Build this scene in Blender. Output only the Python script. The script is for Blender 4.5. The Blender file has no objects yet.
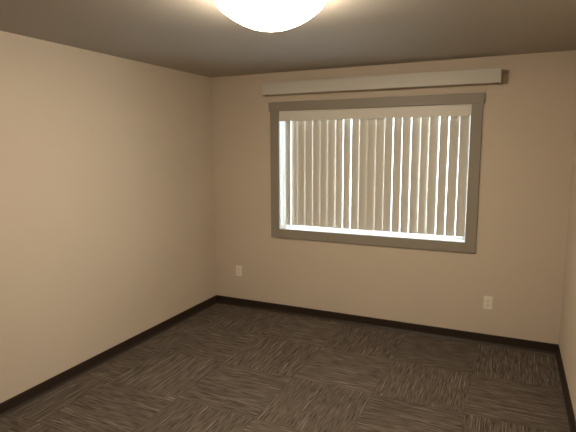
import bpy, bmesh, math, random
from mathutils import Vector, Matrix
random.seed(4)
S = bpy.context.scene
C = S.collection

# ------------------------------------------------------------------ dimensions (metres)
W, H = 3.353, 2.44            # room width, ceiling height
Y0 = -4.75                    # wall behind the camera
T = 0.15                      # wall thickness
OX0, OX1, OZ0, OZ1 = 0.790, 2.585, 0.887, 2.068   # window opening
CAM = Vector((2.929, -4.423, 1.722))

# ------------------------------------------------------------------ helpers
def obj(name, bm, mat, parent=None, smooth=False):
    me = bpy.data.meshes.new(name)
    bmesh.ops.recalc_face_normals(bm, faces=bm.faces)
    bm.to_mesh(me); bm.free()
    if mat: me.materials.append(mat)
    if smooth:
        for p in me.polygons: p.use_smooth = True
    o = bpy.data.objects.new(name, me); C.objects.link(o)
    if parent: o.parent = parent
    return o

def add_box(bm, a, b, bevel=0.0):
    a, b = Vector(a), Vector(b)
    c = (a + b) / 2; d = b - a
    r = bmesh.ops.create_cube(bm, size=1.0, matrix=Matrix.Translation(c) @ Matrix.Diagonal((abs(d.x), abs(d.y), abs(d.z), 1)))
    if bevel:
        es = list({e for v in r['verts'] for e in v.link_edges})
        bmesh.ops.bevel(bm, geom=es, offset=bevel, segments=2, profile=0.5, affect='EDGES')

def box(a, b, bevel=0.0):
    bm = bmesh.new(); add_box(bm, a, b, bevel); return bm

def add_prism(bm, pts, axis_vec):
    """closed polygon pts (3D) extruded along axis_vec"""
    v0 = [bm.verts.new(p) for p in pts]
    v1 = [bm.verts.new(Vector(p) + Vector(axis_vec)) for p in pts]
    n = len(pts)
    bm.faces.new(v0); bm.faces.new(v1[::-1])
    for i in range(n):
        bm.faces.new((v0[i], v0[(i + 1) % n], v1[(i + 1) % n], v1[i]))

def lathe(prof, n=64):
    bm = bmesh.new(); rings = []
    for r, z in prof:
        if r < 1e-6: rings.append([bm.verts.new((0, 0, z))])
        else: rings.append([bm.verts.new((r * math.cos(2 * math.pi * k / n), r * math.sin(2 * math.pi * k / n), z)) for k in range(n)])
    for A, B in zip(rings, rings[1:]):
        for k in range(n):
            a, b = A[k % len(A)], A[(k + 1) % len(A)]
            c, d = B[(k + 1) % len(B)], B[k % len(B)]
            vs = []
            for v in (a, b, c, d):
                if v not in vs: vs.append(v)
            if len(vs) > 2: bm.faces.new(vs)
    return bm

def empty(name, loc):
    o = bpy.data.objects.new(name, None); C.objects.link(o)
    o.location = loc; o.empty_display_size = 0.1
    return o

def tag(o, label=None, cat=None, group=None, kind=None):
    if label: o['label'] = label
    if cat: o['category'] = cat
    if group: o['group'] = group
    if kind: o['kind'] = kind
    return o

def struct(name, bm, mat, label, cat):
    o = obj(name, bm, mat)
    return tag(o, label, cat, kind='structure')

# ------------------------------------------------------------------ materials
def mat(name, col, rough=0.6, spec=0.3, metallic=0.0):
    m = bpy.data.materials.new(name); m.use_nodes = True
    b = m.node_tree.nodes['Principled BSDF']
    b.inputs['Base Color'].default_value = (*col, 1)
    b.inputs['Roughness'].default_value = rough
    b.inputs['Specular IOR Level'].default_value = spec
    b.inputs['Metallic'].default_value = metallic
    return m

def textured(name, col, rough, spec, scale, bump, var=0.04, dist=0.002):
    """plain paint / plastic with a faint mottling and a fine orange-peel bump"""
    m = mat(name, col, rough, spec)
    nt = m.node_tree; N = nt.nodes; L = nt.links
    b = N['Principled BSDF']
    tc = N.new('ShaderNodeTexCoord')
    n1 = N.new('ShaderNodeTexNoise'); n1.inputs['Scale'].default_value = scale; n1.inputs['Detail'].default_value = 3
    n2 = N.new('ShaderNodeTexNoise'); n2.inputs['Scale'].default_value = 1.7; n2.inputs['Detail'].default_value = 2
    L.new(tc.outputs['Object'], n1.inputs['Vector']); L.new(tc.outputs['Object'], n2.inputs['Vector'])
    mix = N.new('ShaderNodeMix'); mix.data_type = 'RGBA'
    mix.inputs['A'].default_value = (*[c * (1 - var) for c in col], 1)
    mix.inputs['B'].default_value = (*[min(1, c * (1 + var)) for c in col], 1)
    L.new(n2.outputs['Fac'], mix.inputs['Factor'])
    L.new(mix.outputs['Result'], b.inputs['Base Color'])
    bp = N.new('ShaderNodeBump'); bp.inputs['Strength'].default_value = bump; bp.inputs['Distance'].default_value = dist
    L.new(n1.outputs['Fac'], bp.inputs['Height']); L.new(bp.outputs['Normal'], b.inputs['Normal'])
    return m

M_wall = textured('wall_paint', (0.60, 0.515, 0.415), 0.75, 0.25, 90, 0.12)
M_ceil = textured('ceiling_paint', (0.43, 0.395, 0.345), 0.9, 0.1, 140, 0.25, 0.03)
M_trim = textured('taupe_trim_paint', (0.29, 0.255, 0.207), 0.5, 0.35, 60, 0.05)
M_base = textured('dark_brown_vinyl', (0.030, 0.020, 0.014), 0.5, 0.3, 40, 0.05)
M_val = textured('cream_painted_board', (0.57, 0.54, 0.485), 0.5, 0.3, 40, 0.03, 0.02)
M_rail = textured('cream_white_vinyl', (0.71, 0.675, 0.605), 0.45, 0.35, 40, 0.03, 0.02)
M_frame = textured('white_window_vinyl', (0.80, 0.80, 0.78), 0.4, 0.4, 40, 0.02, 0.01)
M_plate = textured('almond_plastic', (0.86, 0.80, 0.69), 0.35, 0.45, 40, 0.02, 0.01)
M_slot = mat('socket_slot_dark', (0.02, 0.018, 0.015), 0.7, 0.2)
M_pan = mat('white_enamel', (0.75, 0.73, 0.69), 0.4, 0.4)
M_metal = mat('brushed_nickel', (0.62, 0.60, 0.56), 0.35, 0.5, 1.0)

def vane_material():
    m = mat('vinyl_vane', (0.635, 0.595, 0.515), 0.5, 0.3)
    nt = m.node_tree; N = nt.nodes; L = nt.links
    b = N['Principled BSDF']; out = N['Material Output']
    tc = N.new('ShaderNodeTexCoord')
    mp = N.new('ShaderNodeMapping'); mp.inputs['Scale'].default_value = (500, 500, 6)
    n = N.new('ShaderNodeTexNoise'); n.inputs['Scale'].default_value = 1.0
    L.new(tc.outputs['Object'], mp.inputs['Vector']); L.new(mp.outputs['Vector'], n.inputs['Vector'])
    bp = N.new('ShaderNodeBump'); bp.inputs['Strength'].default_value = 0.08; bp.inputs['Distance'].default_value = 0.001
    L.new(n.outputs['Fac'], bp.inputs['Height']); L.new(bp.outputs['Normal'], b.inputs['Normal'])
    tr = N.new('ShaderNodeBsdfTranslucent'); tr.inputs['Color'].default_value = (0.8, 0.74, 0.6, 1)
    mx = N.new('ShaderNodeMixShader'); mx.inputs['Fac'].default_value = 0.05
    L.new(b.outputs['BSDF'], mx.inputs[1]); L.new(tr.outputs['BSDF'], mx.inputs[2])
    L.new(mx.outputs['Shader'], out.inputs['Surface'])
    return m
M_vane = vane_material()

def glass_material():
    m = bpy.data.materials.new('window_glass'); m.use_nodes = True
    nt = m.node_tree; N = nt.nodes; L = nt.links
    N.remove(N['Principled BSDF'])
    out = N['Material Output']
    t = N.new('ShaderNodeBsdfTransparent'); t.inputs['Color'].default_value = (0.95, 0.97, 0.96, 1)
    g = N.new('ShaderNodeBsdfGlossy'); g.inputs['Roughness'].default_value = 0.02
    f = N.new('ShaderNodeFresnel'); f.inputs['IOR'].default_value = 1.3
    mx = N.new('ShaderNodeMixShader')
    L.new(f.outputs['Fac'], mx.inputs['Fac']); L.new(t.outputs['BSDF'], mx.inputs[1]); L.new(g.outputs['BSDF'], mx.inputs[2])
    L.new(mx.outputs['Shader'], out.inputs['Surface'])
    return m
M_glass = glass_material()

LAMP_STRENGTH = 78.0
def lamp_material():
    m = mat('lit_opal_glass', (0.9, 0.88, 0.82), 0.3, 0.5)
    b = m.node_tree.nodes['Principled BSDF']
    b.inputs['Emission Color'].default_value = (1.0, 0.86, 0.66, 1)
    b.inputs['Emission Strength'].default_value = LAMP_STRENGTH
    return m
M_lamp = lamp_material()

def carpet_material():
    m = mat('carpet_tiles', (0.1, 0.08, 0.06), 0.95, 0.05)
    nt = m.node_tree; N = nt.nodes; L = nt.links
    b = N['Principled BSDF']
    def math_(op, a, c=None, d=None):
        n = N.new('ShaderNodeMath'); n.operation = op
        for i, v in enumerate((a, c, d)):
            if v is None: continue
            if isinstance(v, (int, float)): n.inputs[i].default_value = v
            else: L.new(v, n.inputs[i])
        return n.outputs[0]
    tc = N.new('ShaderNodeTexCoord'); sp = N.new('ShaderNodeSeparateXYZ')
    L.new(tc.outputs['Object'], sp.inputs[0])
    TS = 0.61
    u = math_('DIVIDE', math_('SUBTRACT', sp.outputs['X'], 0.29), TS)
    v = math_('DIVIDE', math_('ADD', sp.outputs['Y'], 0.055), TS)
    iu, iv = math_('FLOOR', u), math_('FLOOR', v)
    fu, fv = math_('FRACT', u), math_('FRACT', v)
    par = math_('FLOORED_MODULO', math_('ADD', iu, iv), 2.0)      # 1 -> streaks along y
    inv = math_('SUBTRACT', 1.0, par)
    # coordinate along / across the streaks
    along = math_('ADD', math_('MULTIPLY', sp.outputs['X'], inv), math_('MULTIPLY', sp.outputs['Y'], par))
    across = math_('ADD', math_('MULTIPLY', sp.outputs['Y'], inv), math_('MULTIPLY', sp.outputs['X'], par))
    seed = math_('ADD', math_('MULTIPLY', iu, 3.71), math_('MULTIPLY', iv, 7.13))
    def streak(fa, fc, detail, off):
        cb = N.new('ShaderNodeCombineXYZ')
        L.new(math_('MULTIPLY', along, fa), cb.inputs[0]); L.new(math_('MULTIPLY', across, fc), cb.inputs[1])
        L.new(math_('ADD', seed, off), cb.inputs[2])
        n = N.new('ShaderNodeTexNoise'); n.inputs['Scale'].default_value = 1.0; n.inputs['Detail'].default_value = detail
        n.inputs['Roughness'].default_value = 0.6; n.inputs['Distortion'].default_value = 0.1
        L.new(cb.outputs[0], n.inputs['Vector'])
        return n.outputs['Fac']
    def ramp(fac, stops):
        r = N.new('ShaderNodeValToRGB'); e = r.color_ramp.elements
        while len(e) < len(stops): e.new(0.5)
        for el, (p, c) in zip(e, stops):
            el.position = p; el.color = (*c, 1)
        L.new(fac, r.inputs[0]); return r.outputs[0]
    s1 = streak(9.0, 125.0, 2.0, 0.0)
    s2 = streak(3.0, 105.0, 1.0, 31.0)
    base = ramp(s1, [(0.30, CARPET[0]), (0.47, CARPET[1]), (0.62, CARPET[2]), (0.74, CARPET[3])])
    light = ramp(s2, [(0.63, (0, 0, 0)), (0.70, (1, 1, 1))])
    mx = N.new('ShaderNodeMix'); mx.data_type = 'RGBA'
    L.new(math_('MULTIPLY', light, 0.62), mx.inputs['Factor'])
    L.new(base, mx.inputs['A']); mx.inputs['B'].default_value = (*CARPET[4], 1)
    # each tile's own slight tone
    wn = N.new('ShaderNodeTexWhiteNoise'); wn.noise_dimensions = '1D'; L.new(seed, wn.inputs['W'])
    tone = math_('ADD', math_('MULTIPLY', wn.outputs['Value'], 0.12), 0.94)
    # seam: thin gap where two tiles meet
    du = math_('MINIMUM', fu, math_('SUBTRACT', 1.0, fu)); dv = math_('MINIMUM', fv, math_('SUBTRACT', 1.0, fv))
    seam = math_('LESS_THAN', math_('MINIMUM', du, dv), 0.004)
    tone2 = math_('MULTIPLY', tone, math_('SUBTRACT', 1.0, math_('MULTIPLY', seam, 0.2)))
    vm = N.new('ShaderNodeVectorMath'); vm.operation = 'SCALE'
    L.new(mx.outputs['Result'], vm.inputs[0]); L.new(tone2, vm.inputs['Scale'])
    L.new(vm.outputs[0], b.inputs['Base Color'])
    bp = N.new('ShaderNodeBump'); bp.inputs['Strength'].default_value = 0.35; bp.inputs['Distance'].default_value = 0.004
    L.new(math_('ADD', s1, math_('MULTIPLY', light, 0.4)), bp.inputs['Height']); L.new(bp.outputs['Normal'], b.inputs['Normal'])
    return m
CARPET = [(0.046, 0.037, 0.030), (0.094, 0.076, 0.062), (0.133, 0.109, 0.089), (0.185, 0.153, 0.125), (0.29, 0.243, 0.20)]
M_carpet = carpet_material()

# ------------------------------------------------------------------ the room shell
struct('floor', box((-T, Y0 - T, -0.12), (W + T, T, 0)), M_carpet,
       'brown streaked carpet tiles laid in quarter-turned checkerboard', 'floor')
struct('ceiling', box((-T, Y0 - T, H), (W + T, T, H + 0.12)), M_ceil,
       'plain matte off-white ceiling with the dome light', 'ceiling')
struct('wall_left', box((-T, Y0 - T, 0), (0, T, H)), M_wall, 'long bare beige wall on the left', 'wall')
struct('wall_right', box((W, Y0 - T, 0), (W + T, T, H)), M_wall, 'beige wall seen edge-on at the right', 'wall')
struct('wall_front', box((0, Y0 - T, 0), (W, Y0, H)), M_wall, 'bare beige wall opposite the window', 'wall')
bm = bmesh.new()
xs, zs = [0, OX0, OX1, W], [0, OZ0, OZ1, H]
def grid_wall(bm):
    V = {}
    for j, y in enumerate((0, T)):
        for a, x in enumerate(xs):
            for c, z in enumerate(zs): V[a, c, j] = bm.verts.new((x, y, z))
    for a in range(3):
        for c in range(3):
            if (a, c) == (1, 1): continue
            bm.faces.new((V[a, c, 0], V[a + 1, c, 0], V[a + 1, c + 1, 0], V[a, c + 1, 0]))
            bm.faces.new((V[a, c, 1], V[a, c + 1, 1], V[a + 1, c + 1, 1], V[a + 1, c, 1]))
    for (p, q) in (((1, 1), (2, 1)), ((2, 1), (2, 2)), ((2, 2), (1, 2)), ((1, 2), (1, 1))):
        bm.faces.new((V[p[0], p[1], 0], V[p[0], p[1], 1], V[q[0], q[1], 1], V[q[0], q[1], 0]))
    for a in range(3):
        bm.faces.new((V[a, 0, 0], V[a, 0, 1], V[a + 1, 0, 1], V[a + 1, 0, 0]))
        bm.faces.new((V[a, 3, 0], V[a + 1, 3, 0], V[a + 1, 3, 1], V[a, 3, 1]))
    for c in range(3):
        bm.faces.new((V[0, c, 0], V[0, c + 1, 0], V[0, c + 1, 1], V[0, c, 1]))
        bm.faces.new((V[3, c, 0], V[3, c, 1], V[3, c + 1, 1], V[3, c + 1, 0]))
grid_wall(bm)
struct('wall_back', bm, M_wall, 'beige wall holding the window and two outlets', 'wall')

# dark vinyl cove base: flat strip, rounded top edge and a small toe
BHT, BD = 0.086, 0.009
prof = [(0, 0), (BD + 0.012, 0), (BD + 0.009, 0.005), (BD + 0.003, 0.012), (BD, 0.022), (BD, BHT - 0.004), (BD - 0.003, BHT), (0, BHT)]   # (out, up)
def base(name, pts, ext, label):
    bm = bmesh.new(); add_prism(bm, pts, ext); return struct(name, bm, M_base, label, 'baseboard')
base('baseboard_left', [(o, Y0, z) for o, z in prof], (0, -Y0, 0), 'dark brown base strip along the left wall')
base('baseboard_right', [(W - o, Y0, z) for o, z in prof], (0, -Y0, 0), 'dark brown base strip along the right wall')
base('baseboard_back', [(BD, -o, z) for o, z in prof], (W - 2 * BD, 0, 0), 'dark brown base strip under the window wall')
base('baseboard_front', [(BD, Y0 + o, z) for o, z in prof], (W - 2 * BD, 0, 0), 'dark brown base strip opposite the window wall')

# ------------------------------------------------------------------ window: casing, vinyl frame, panes
win = empty('window_1', ((OX0 + OX1) / 2, 0, OZ0))
tag(win, 'wide sliding window framed by flat taupe casing', 'window', kind='structure')
def wpart(name, bm, m, parent=win, root=win):
    bmesh.ops.translate(bm, verts=bm.verts, vec=-win.location)
    return obj(name, bm, m, parent)
CW = 0.089
wpart('side_casing', box((OX0 - CW, -0.018, OZ0 - CW), (OX0, 0, OZ1), 0.0015), M_trim)
wpart('side_casing', box((OX1, -0.018, OZ0 - CW), (OX1 + CW, 0, OZ1), 0.0015), M_trim)
wpart('head_casing', box((OX0 - CW - 0.012, -0.026, OZ1), (OX1 + CW + 0.012, 0, OZ1 + 0.086), 0.0015), M_trim)
wpart('bottom_casing', box((OX0, -0.018, OZ0 - CW), (OX1, 0, OZ0), 0.0015), M_trim)
# jamb liner inside the opening
J = 0.004
bm = bmesh.new()
add_box(bm, (OX0, 0.0, OZ0), (OX0 + J, 0.105, OZ1)); add_box(bm, (OX1 - J, 0.0, OZ0), (OX1, 0.105, OZ1))
add_box(bm, (OX0 + J, 0.0, OZ1 - J), (OX1 - J, 0.105, OZ1)); add_box(bm, (OX0 + J, 0.0, OZ0), (OX1 - J, 0.105, OZ0 + J))
wpart('jamb', bm, M_frame)
# vinyl slider frame with a meeting stile
F = 0.030; fy0, fy1 = 0.105, 0.148
bm = bmesh.new()
add_box(bm, (OX0, fy0, OZ0), (OX0 + F, fy1, OZ1), 0.002); add_box(bm, (OX1 - F, fy0, OZ0), (OX1, fy1, OZ1), 0.002)
add_box(bm, (OX0 + F, fy0, OZ1 - F), (OX1 - F, fy1, OZ1), 0.002); add_box(bm, (OX0 + F, fy0, OZ0), (OX1 - F, fy1, OZ0 + F * 0.8), 0.002)
fr = wpart('window_frame', bm, M_frame)
xm = (OX0 + OX1) / 2
wpart('meeting_stile', box((xm - 0.028, fy0 + 0.002, OZ0 + F * 0.8), (xm + 0.028, fy1, OZ1 - F), 0.002), M_frame)
wpart('pane', box((OX0 + F, 0.124, OZ0 + F * 0.8), (xm - 0.028, 0.128, OZ1 - F)), M_glass)
wpart('pane', box((xm + 0.028, 0.124, OZ0 + F * 0.8), (OX1 - F, 0.128, OZ1 - F)), M_glass)

# ------------------------------------------------------------------ vertical blind hung inside the opening
YV = 0.056                     # plane the vanes pivot in
blind = empty('vertical_blind', ((OX0 + OX1) / 2, YV, OZ1 - J))
tag(blind, 'closed off-white vertical blind hanging inside the window opening', 'blind')
def bpart(name, bm, m, parent=blind, smooth=False):
    bmesh.ops.translate(bm, verts=bm.verts, vec=-blind.location)
    return obj(name, bm, m, parent, smooth)
ZT = OZ1 - J
bpart('head_rail', box((OX0 + 0.012, 0.034, ZT - 0.042), (OX1 - 0.012, 0.078, ZT), 0.002), M_rail)
bm = bmesh.new()               # valance strip with a thin lip top and bottom
add_box(bm, (OX0 + 0.007, 0.002, ZT - 0.094), (OX1 - 0.007, 0.006, ZT - 0.001), 0.001)
add_box(bm, (OX0 + 0.007, 0.0005, ZT - 0.012), (OX1 - 0.007, 0.0025, ZT - 0.006), 0.0004)
bpart('blind_valance', bm, M_rail)
for x in (OX0 + 0.005, OX1 - 0.007):
    bpart('valance_return', box((x, 0.001, ZT - 0.093), (x + 0.002, 0.034, ZT - 0.001)), M_rail)

# edges of the vanes measured at the pivot plane: (gap centre x, gap at top, gap at bottom), metres
# gaps between neighbouring vanes, left to right
GAPS = [
 (0.833, .0, .0), (0.892, .0025, .003), (0.970, .0001, .0001), (1.050, .0003, .0005), (1.131, .0004, .0003), (1.210, .0001, .0001),
 (1.286, .0001, .0003), (1.369, .0004, .0004), (1.445, .0022, .003), (1.522, .007, .007), (1.603, .0002, .0003),
 (1.681, .00002, .00002), (1.762, .00005, .00012), (1.842, .0003, .0002), (1.920, .004, .0045), (2.001, .0013, .004),
 (2.082, .004, .003), (2.166, .00018, .0003), (2.241, .00002, .0002), (2.324, .003, .004), (2.405, .005, .004),
 (2.492, .00002, .004), (2.574, .002, .0005)]
VZ1, VZ0 = ZT - 0.05, OZ0 + 0.036
def solve_vane(xl, xr, a):
    """width and centre of a vane turned by a (plan angle) that fills the span xl..xr"""
    sl = (xl - CAM.x) / (YV - CAM.y); sr = (xr - CAM.x) / (YV - CAM.y)
    # edges (c -+ h cos a, YV -+ h sin a) lie on the two sight lines
    ca, sa = math.cos(a), math.sin(a)
    # c - h ca = xl - sl h sa ; c + h ca = xr + sr h sa
    h = (xr - xl) / (2 * ca - (sl + sr) * sa)
    return 2 * h, (xl + xr) / 2 + (sr - sl) * h * sa / 2
for k in range(len(GAPS) - 1):
    g0, g1 = GAPS[k], GAPS[k + 1]
    a = math.radians(-32 if k == 0 else random.uniform(3, 9))
    wt, ct = solve_vane(g0[0] + g0[1] / 2, g1[0] - g1[1] / 2, a)
    wb, cb = solve_vane(g0[0] + g0[2] / 2, g1[0] - g1[2] / 2, a)
    bm = bmesh.new(); NS, NZ = 6, 10
    rows = []
    for j in range(NZ + 1):
        t = j / NZ; vw = wt + (wb - wt) * t; c = ct + (cb - ct) * t; z = VZ1 + (VZ0 - VZ1) * t
        row = []
        for side in (-1, 1):
            for i in range(NS + 1):
                s = -1 + 2 * i / NS
                d = s * vw / 2; q = 0.003 * (1 - s * s) - 0.002 + side * 0.0005     # shallow crown
                row.append(bm.verts.new((c + d * math.cos(a) + q * math.sin(a), YV + d * math.sin(a) - q * math.cos(a), z)))
        rows.append(row)
    n = NS + 1
    for A, B in zip(rows, rows[1:]):
        for i in range(NS):
            bm.faces.new((A[i], A[i + 1], B[i + 1], B[i])); bm.faces.new((A[n + i], B[n + i], B[n + i + 1], A[n + i + 1]))
        bm.faces.new((A[0], B[0], B[n], A[n])); bm.faces.new((A[NS], A[n + NS], B[n + NS], B[NS]))
    for R_ in (rows[0], rows[-1]):
        for i in range(NS): bm.faces.new((R_[i], R_[n + i], R_[n + i + 1], R_[i + 1]))
    add_box(bm, (ct - 0.004, YV - 0.002, VZ1 - 0.004), (ct + 0.004, YV + 0.002, ZT - 0.042))      # hanger stem
    bpart('vane', bm, M_vane)

# ------------------------------------------------------------------ white valance box on the wall above the window
VX0, VX1, VZa, VZb, VD = 0.667, 2.803, 2.219, 2.331, 0.112
val = empty('valance', ((VX0 + VX1) / 2, 0, VZa))
tag(val, 'long cream-white valance board mounted on the wall above the window', 'valance')
def vpart(name, bm):
    bmesh.ops.translate(bm, verts=bm.verts, vec=-val.location); return obj(name, bm, M_val, val)
vpart('front_board', box((VX0, -VD, VZa), (VX1, -VD + 0.012, VZb), 0.0012))
vpart('top_board', box((VX0 + 0.012, -VD + 0.012, VZb - 0.012), (VX1 - 0.012, 0, VZb)))
vpart('end_board', box((VX0, -VD + 0.012, VZa), (VX0 + 0.012, 0, VZb)))
vpart('end_board', box((VX1 - 0.012, -VD + 0.012, VZa), (VX1, 0, VZb)))

# ------------------------------------------------------------------ dome ceiling light
LX, LY = 1.828, -2.23
lamp = empty('ceiling_light', (LX, LY, H))
tag(lamp, 'round glowing dome light mounted flush on the ceiling', 'ceiling light')
R0, D0, ZR = 0.260, 0.119, -0.036
obj('base_pan', lathe([(0, 0), (R0 - 0.012, 0), (R0 - 0.004, -0.003), (R0 - 0.002, -0.010), (R0 - 0.002, ZR + 0.004), (R0 - 0.008, ZR + 0.001), (0, ZR + 0.001)], 96), M_pan, lamp, True)
prof_l = [(0, ZR), (R0 - 0.008, ZR), (R0, ZR - 0.005)]
for i in range(1, 15):
    t = i / 14 * math.pi / 2
    prof_l.append((R0 * math.cos(t) if i < 14 else 0, ZR - 0.005 - D0 * (0.2 * math.sin(t) + 0.8 * math.sin(t) ** 2)))
obj('glass_shade', lathe(prof_l, 96), M_lamp, lamp, True)

# ------------------------------------------------------------------ duplex outlets on the window wall
def outlet(x, z, label):
    r = empty('wall_outlet', (x, 0, z)); tag(r, label, 'outlet', 'duplex outlets on the window wall')
    obj('cover_plate', box((-0.036, -0.0075, -0.058), (0.036, 0, 0.058), 0.002), M_plate, r)
    for s in (1, -1):
        f = obj('socket', box((-0.017, -0.0095, s * 0.0195 - 0.0145), (0.017, -0.0075, s * 0.0195 + 0.0145), 0.001), M_plate, r)
        bm = bmesh.new()
        add_box(bm, (-0.0085, -0.0100, s * 0.0195 - 0.002), (-0.0060, -0.0094, s * 0.0195 + 0.008))
        add_box(bm, (0.0060, -0.0100, s * 0.0195 - 0.001), (0.0085, -0.0094, s * 0.0195 + 0.007))
        add_box(bm, (-0.0025, -0.0100, s * 0.0195 - 0.010), (0.0025, -0.0094, s * 0.0195 - 0.0055))
        obj('slots', bm, M_slot, f)
    bm = bmesh.new()
    bmesh.ops.create_cone(bm, cap_ends=True, segments=16, radius1=0.0035, radius2=0.003, depth=0.002,
                          matrix=Matrix.Translation((0, -0.0083, 0)) @ Matrix.Rotation(math.pi / 2, 4, 'X'))
    obj('screw', bm, M_metal, r)
outlet(0.299, 0.394, 'almond duplex outlet low on the wall near the left corner')
outlet(2.795, 0.372, 'almond duplex outlet low on the wall, right of the window')

# ------------------------------------------------------------------ daylight outside the window
w = bpy.data.worlds.new('overcast_sky'); S.world = w; w.use_nodes = True
bg = w.node_tree.nodes['Background']
wn, wl = w.node_tree.nodes, w.node_tree.links       # pale overcast sky above, bright sunlit ground below the horizon
tc = wn.new('ShaderNodeTexCoord'); sx = wn.new('ShaderNodeSeparateXYZ'); rp = wn.new('ShaderNodeValToRGB')
mr = wn.new('ShaderNodeMapRange'); mr.inputs['From Min'].default_value = -0.6; mr.inputs['From Max'].default_value = 0.0
wl.new(tc.outputs['Generated'], sx.inputs[0]); wl.new(sx.outputs['Z'], mr.inputs['Value']); wl.new(mr.outputs['Result'], rp.inputs[0])
e = rp.color_ramp.elements
e[0].position, e[0].color = 0.15, (0.80, 0.90, 1.0, 1)
e[1].position, e[1].color = 0.65, (0.17, 0.20, 0.24, 1)
wl.new(rp.outputs[0], bg.inputs['Color'])
bg.inputs['Strength'].default_value = 60.0

# ------------------------------------------------------------------ camera
cam = bpy.data.cameras.new('camera'); co = bpy.data.objects.new('camera', cam); C.objects.link(co)
cam.sensor_width = 36.0; cam.lens = 486.0 * 36.0 / 576.0
cam.clip_start = 0.02
co.matrix_world = Matrix.Translation(CAM) @ Matrix.Rotation(math.radians(24.80), 4, 'Z') @ Matrix.Rotation(math.radians(81.855), 4, 'X') @ Matrix.Rotation(math.radians(-0.27), 4, 'Z')
S.camera = co

# ------------------------------------------------------------------ colour and light paths
S.view_settings.view_transform = 'Standard'
S.view_settings.look = 'None'
S.view_settings.gamma = 1.0
S.view_settings.use_curve_mapping = False
S.view_settings.exposure = 0.0
cy = S.cycles
cy.use_denoising = True
cy.max_bounces = 10; cy.diffuse_bounces = 6; cy.transparent_max_bounces = 12
cy.caustics_reflective = False; cy.caustics_refractive = False
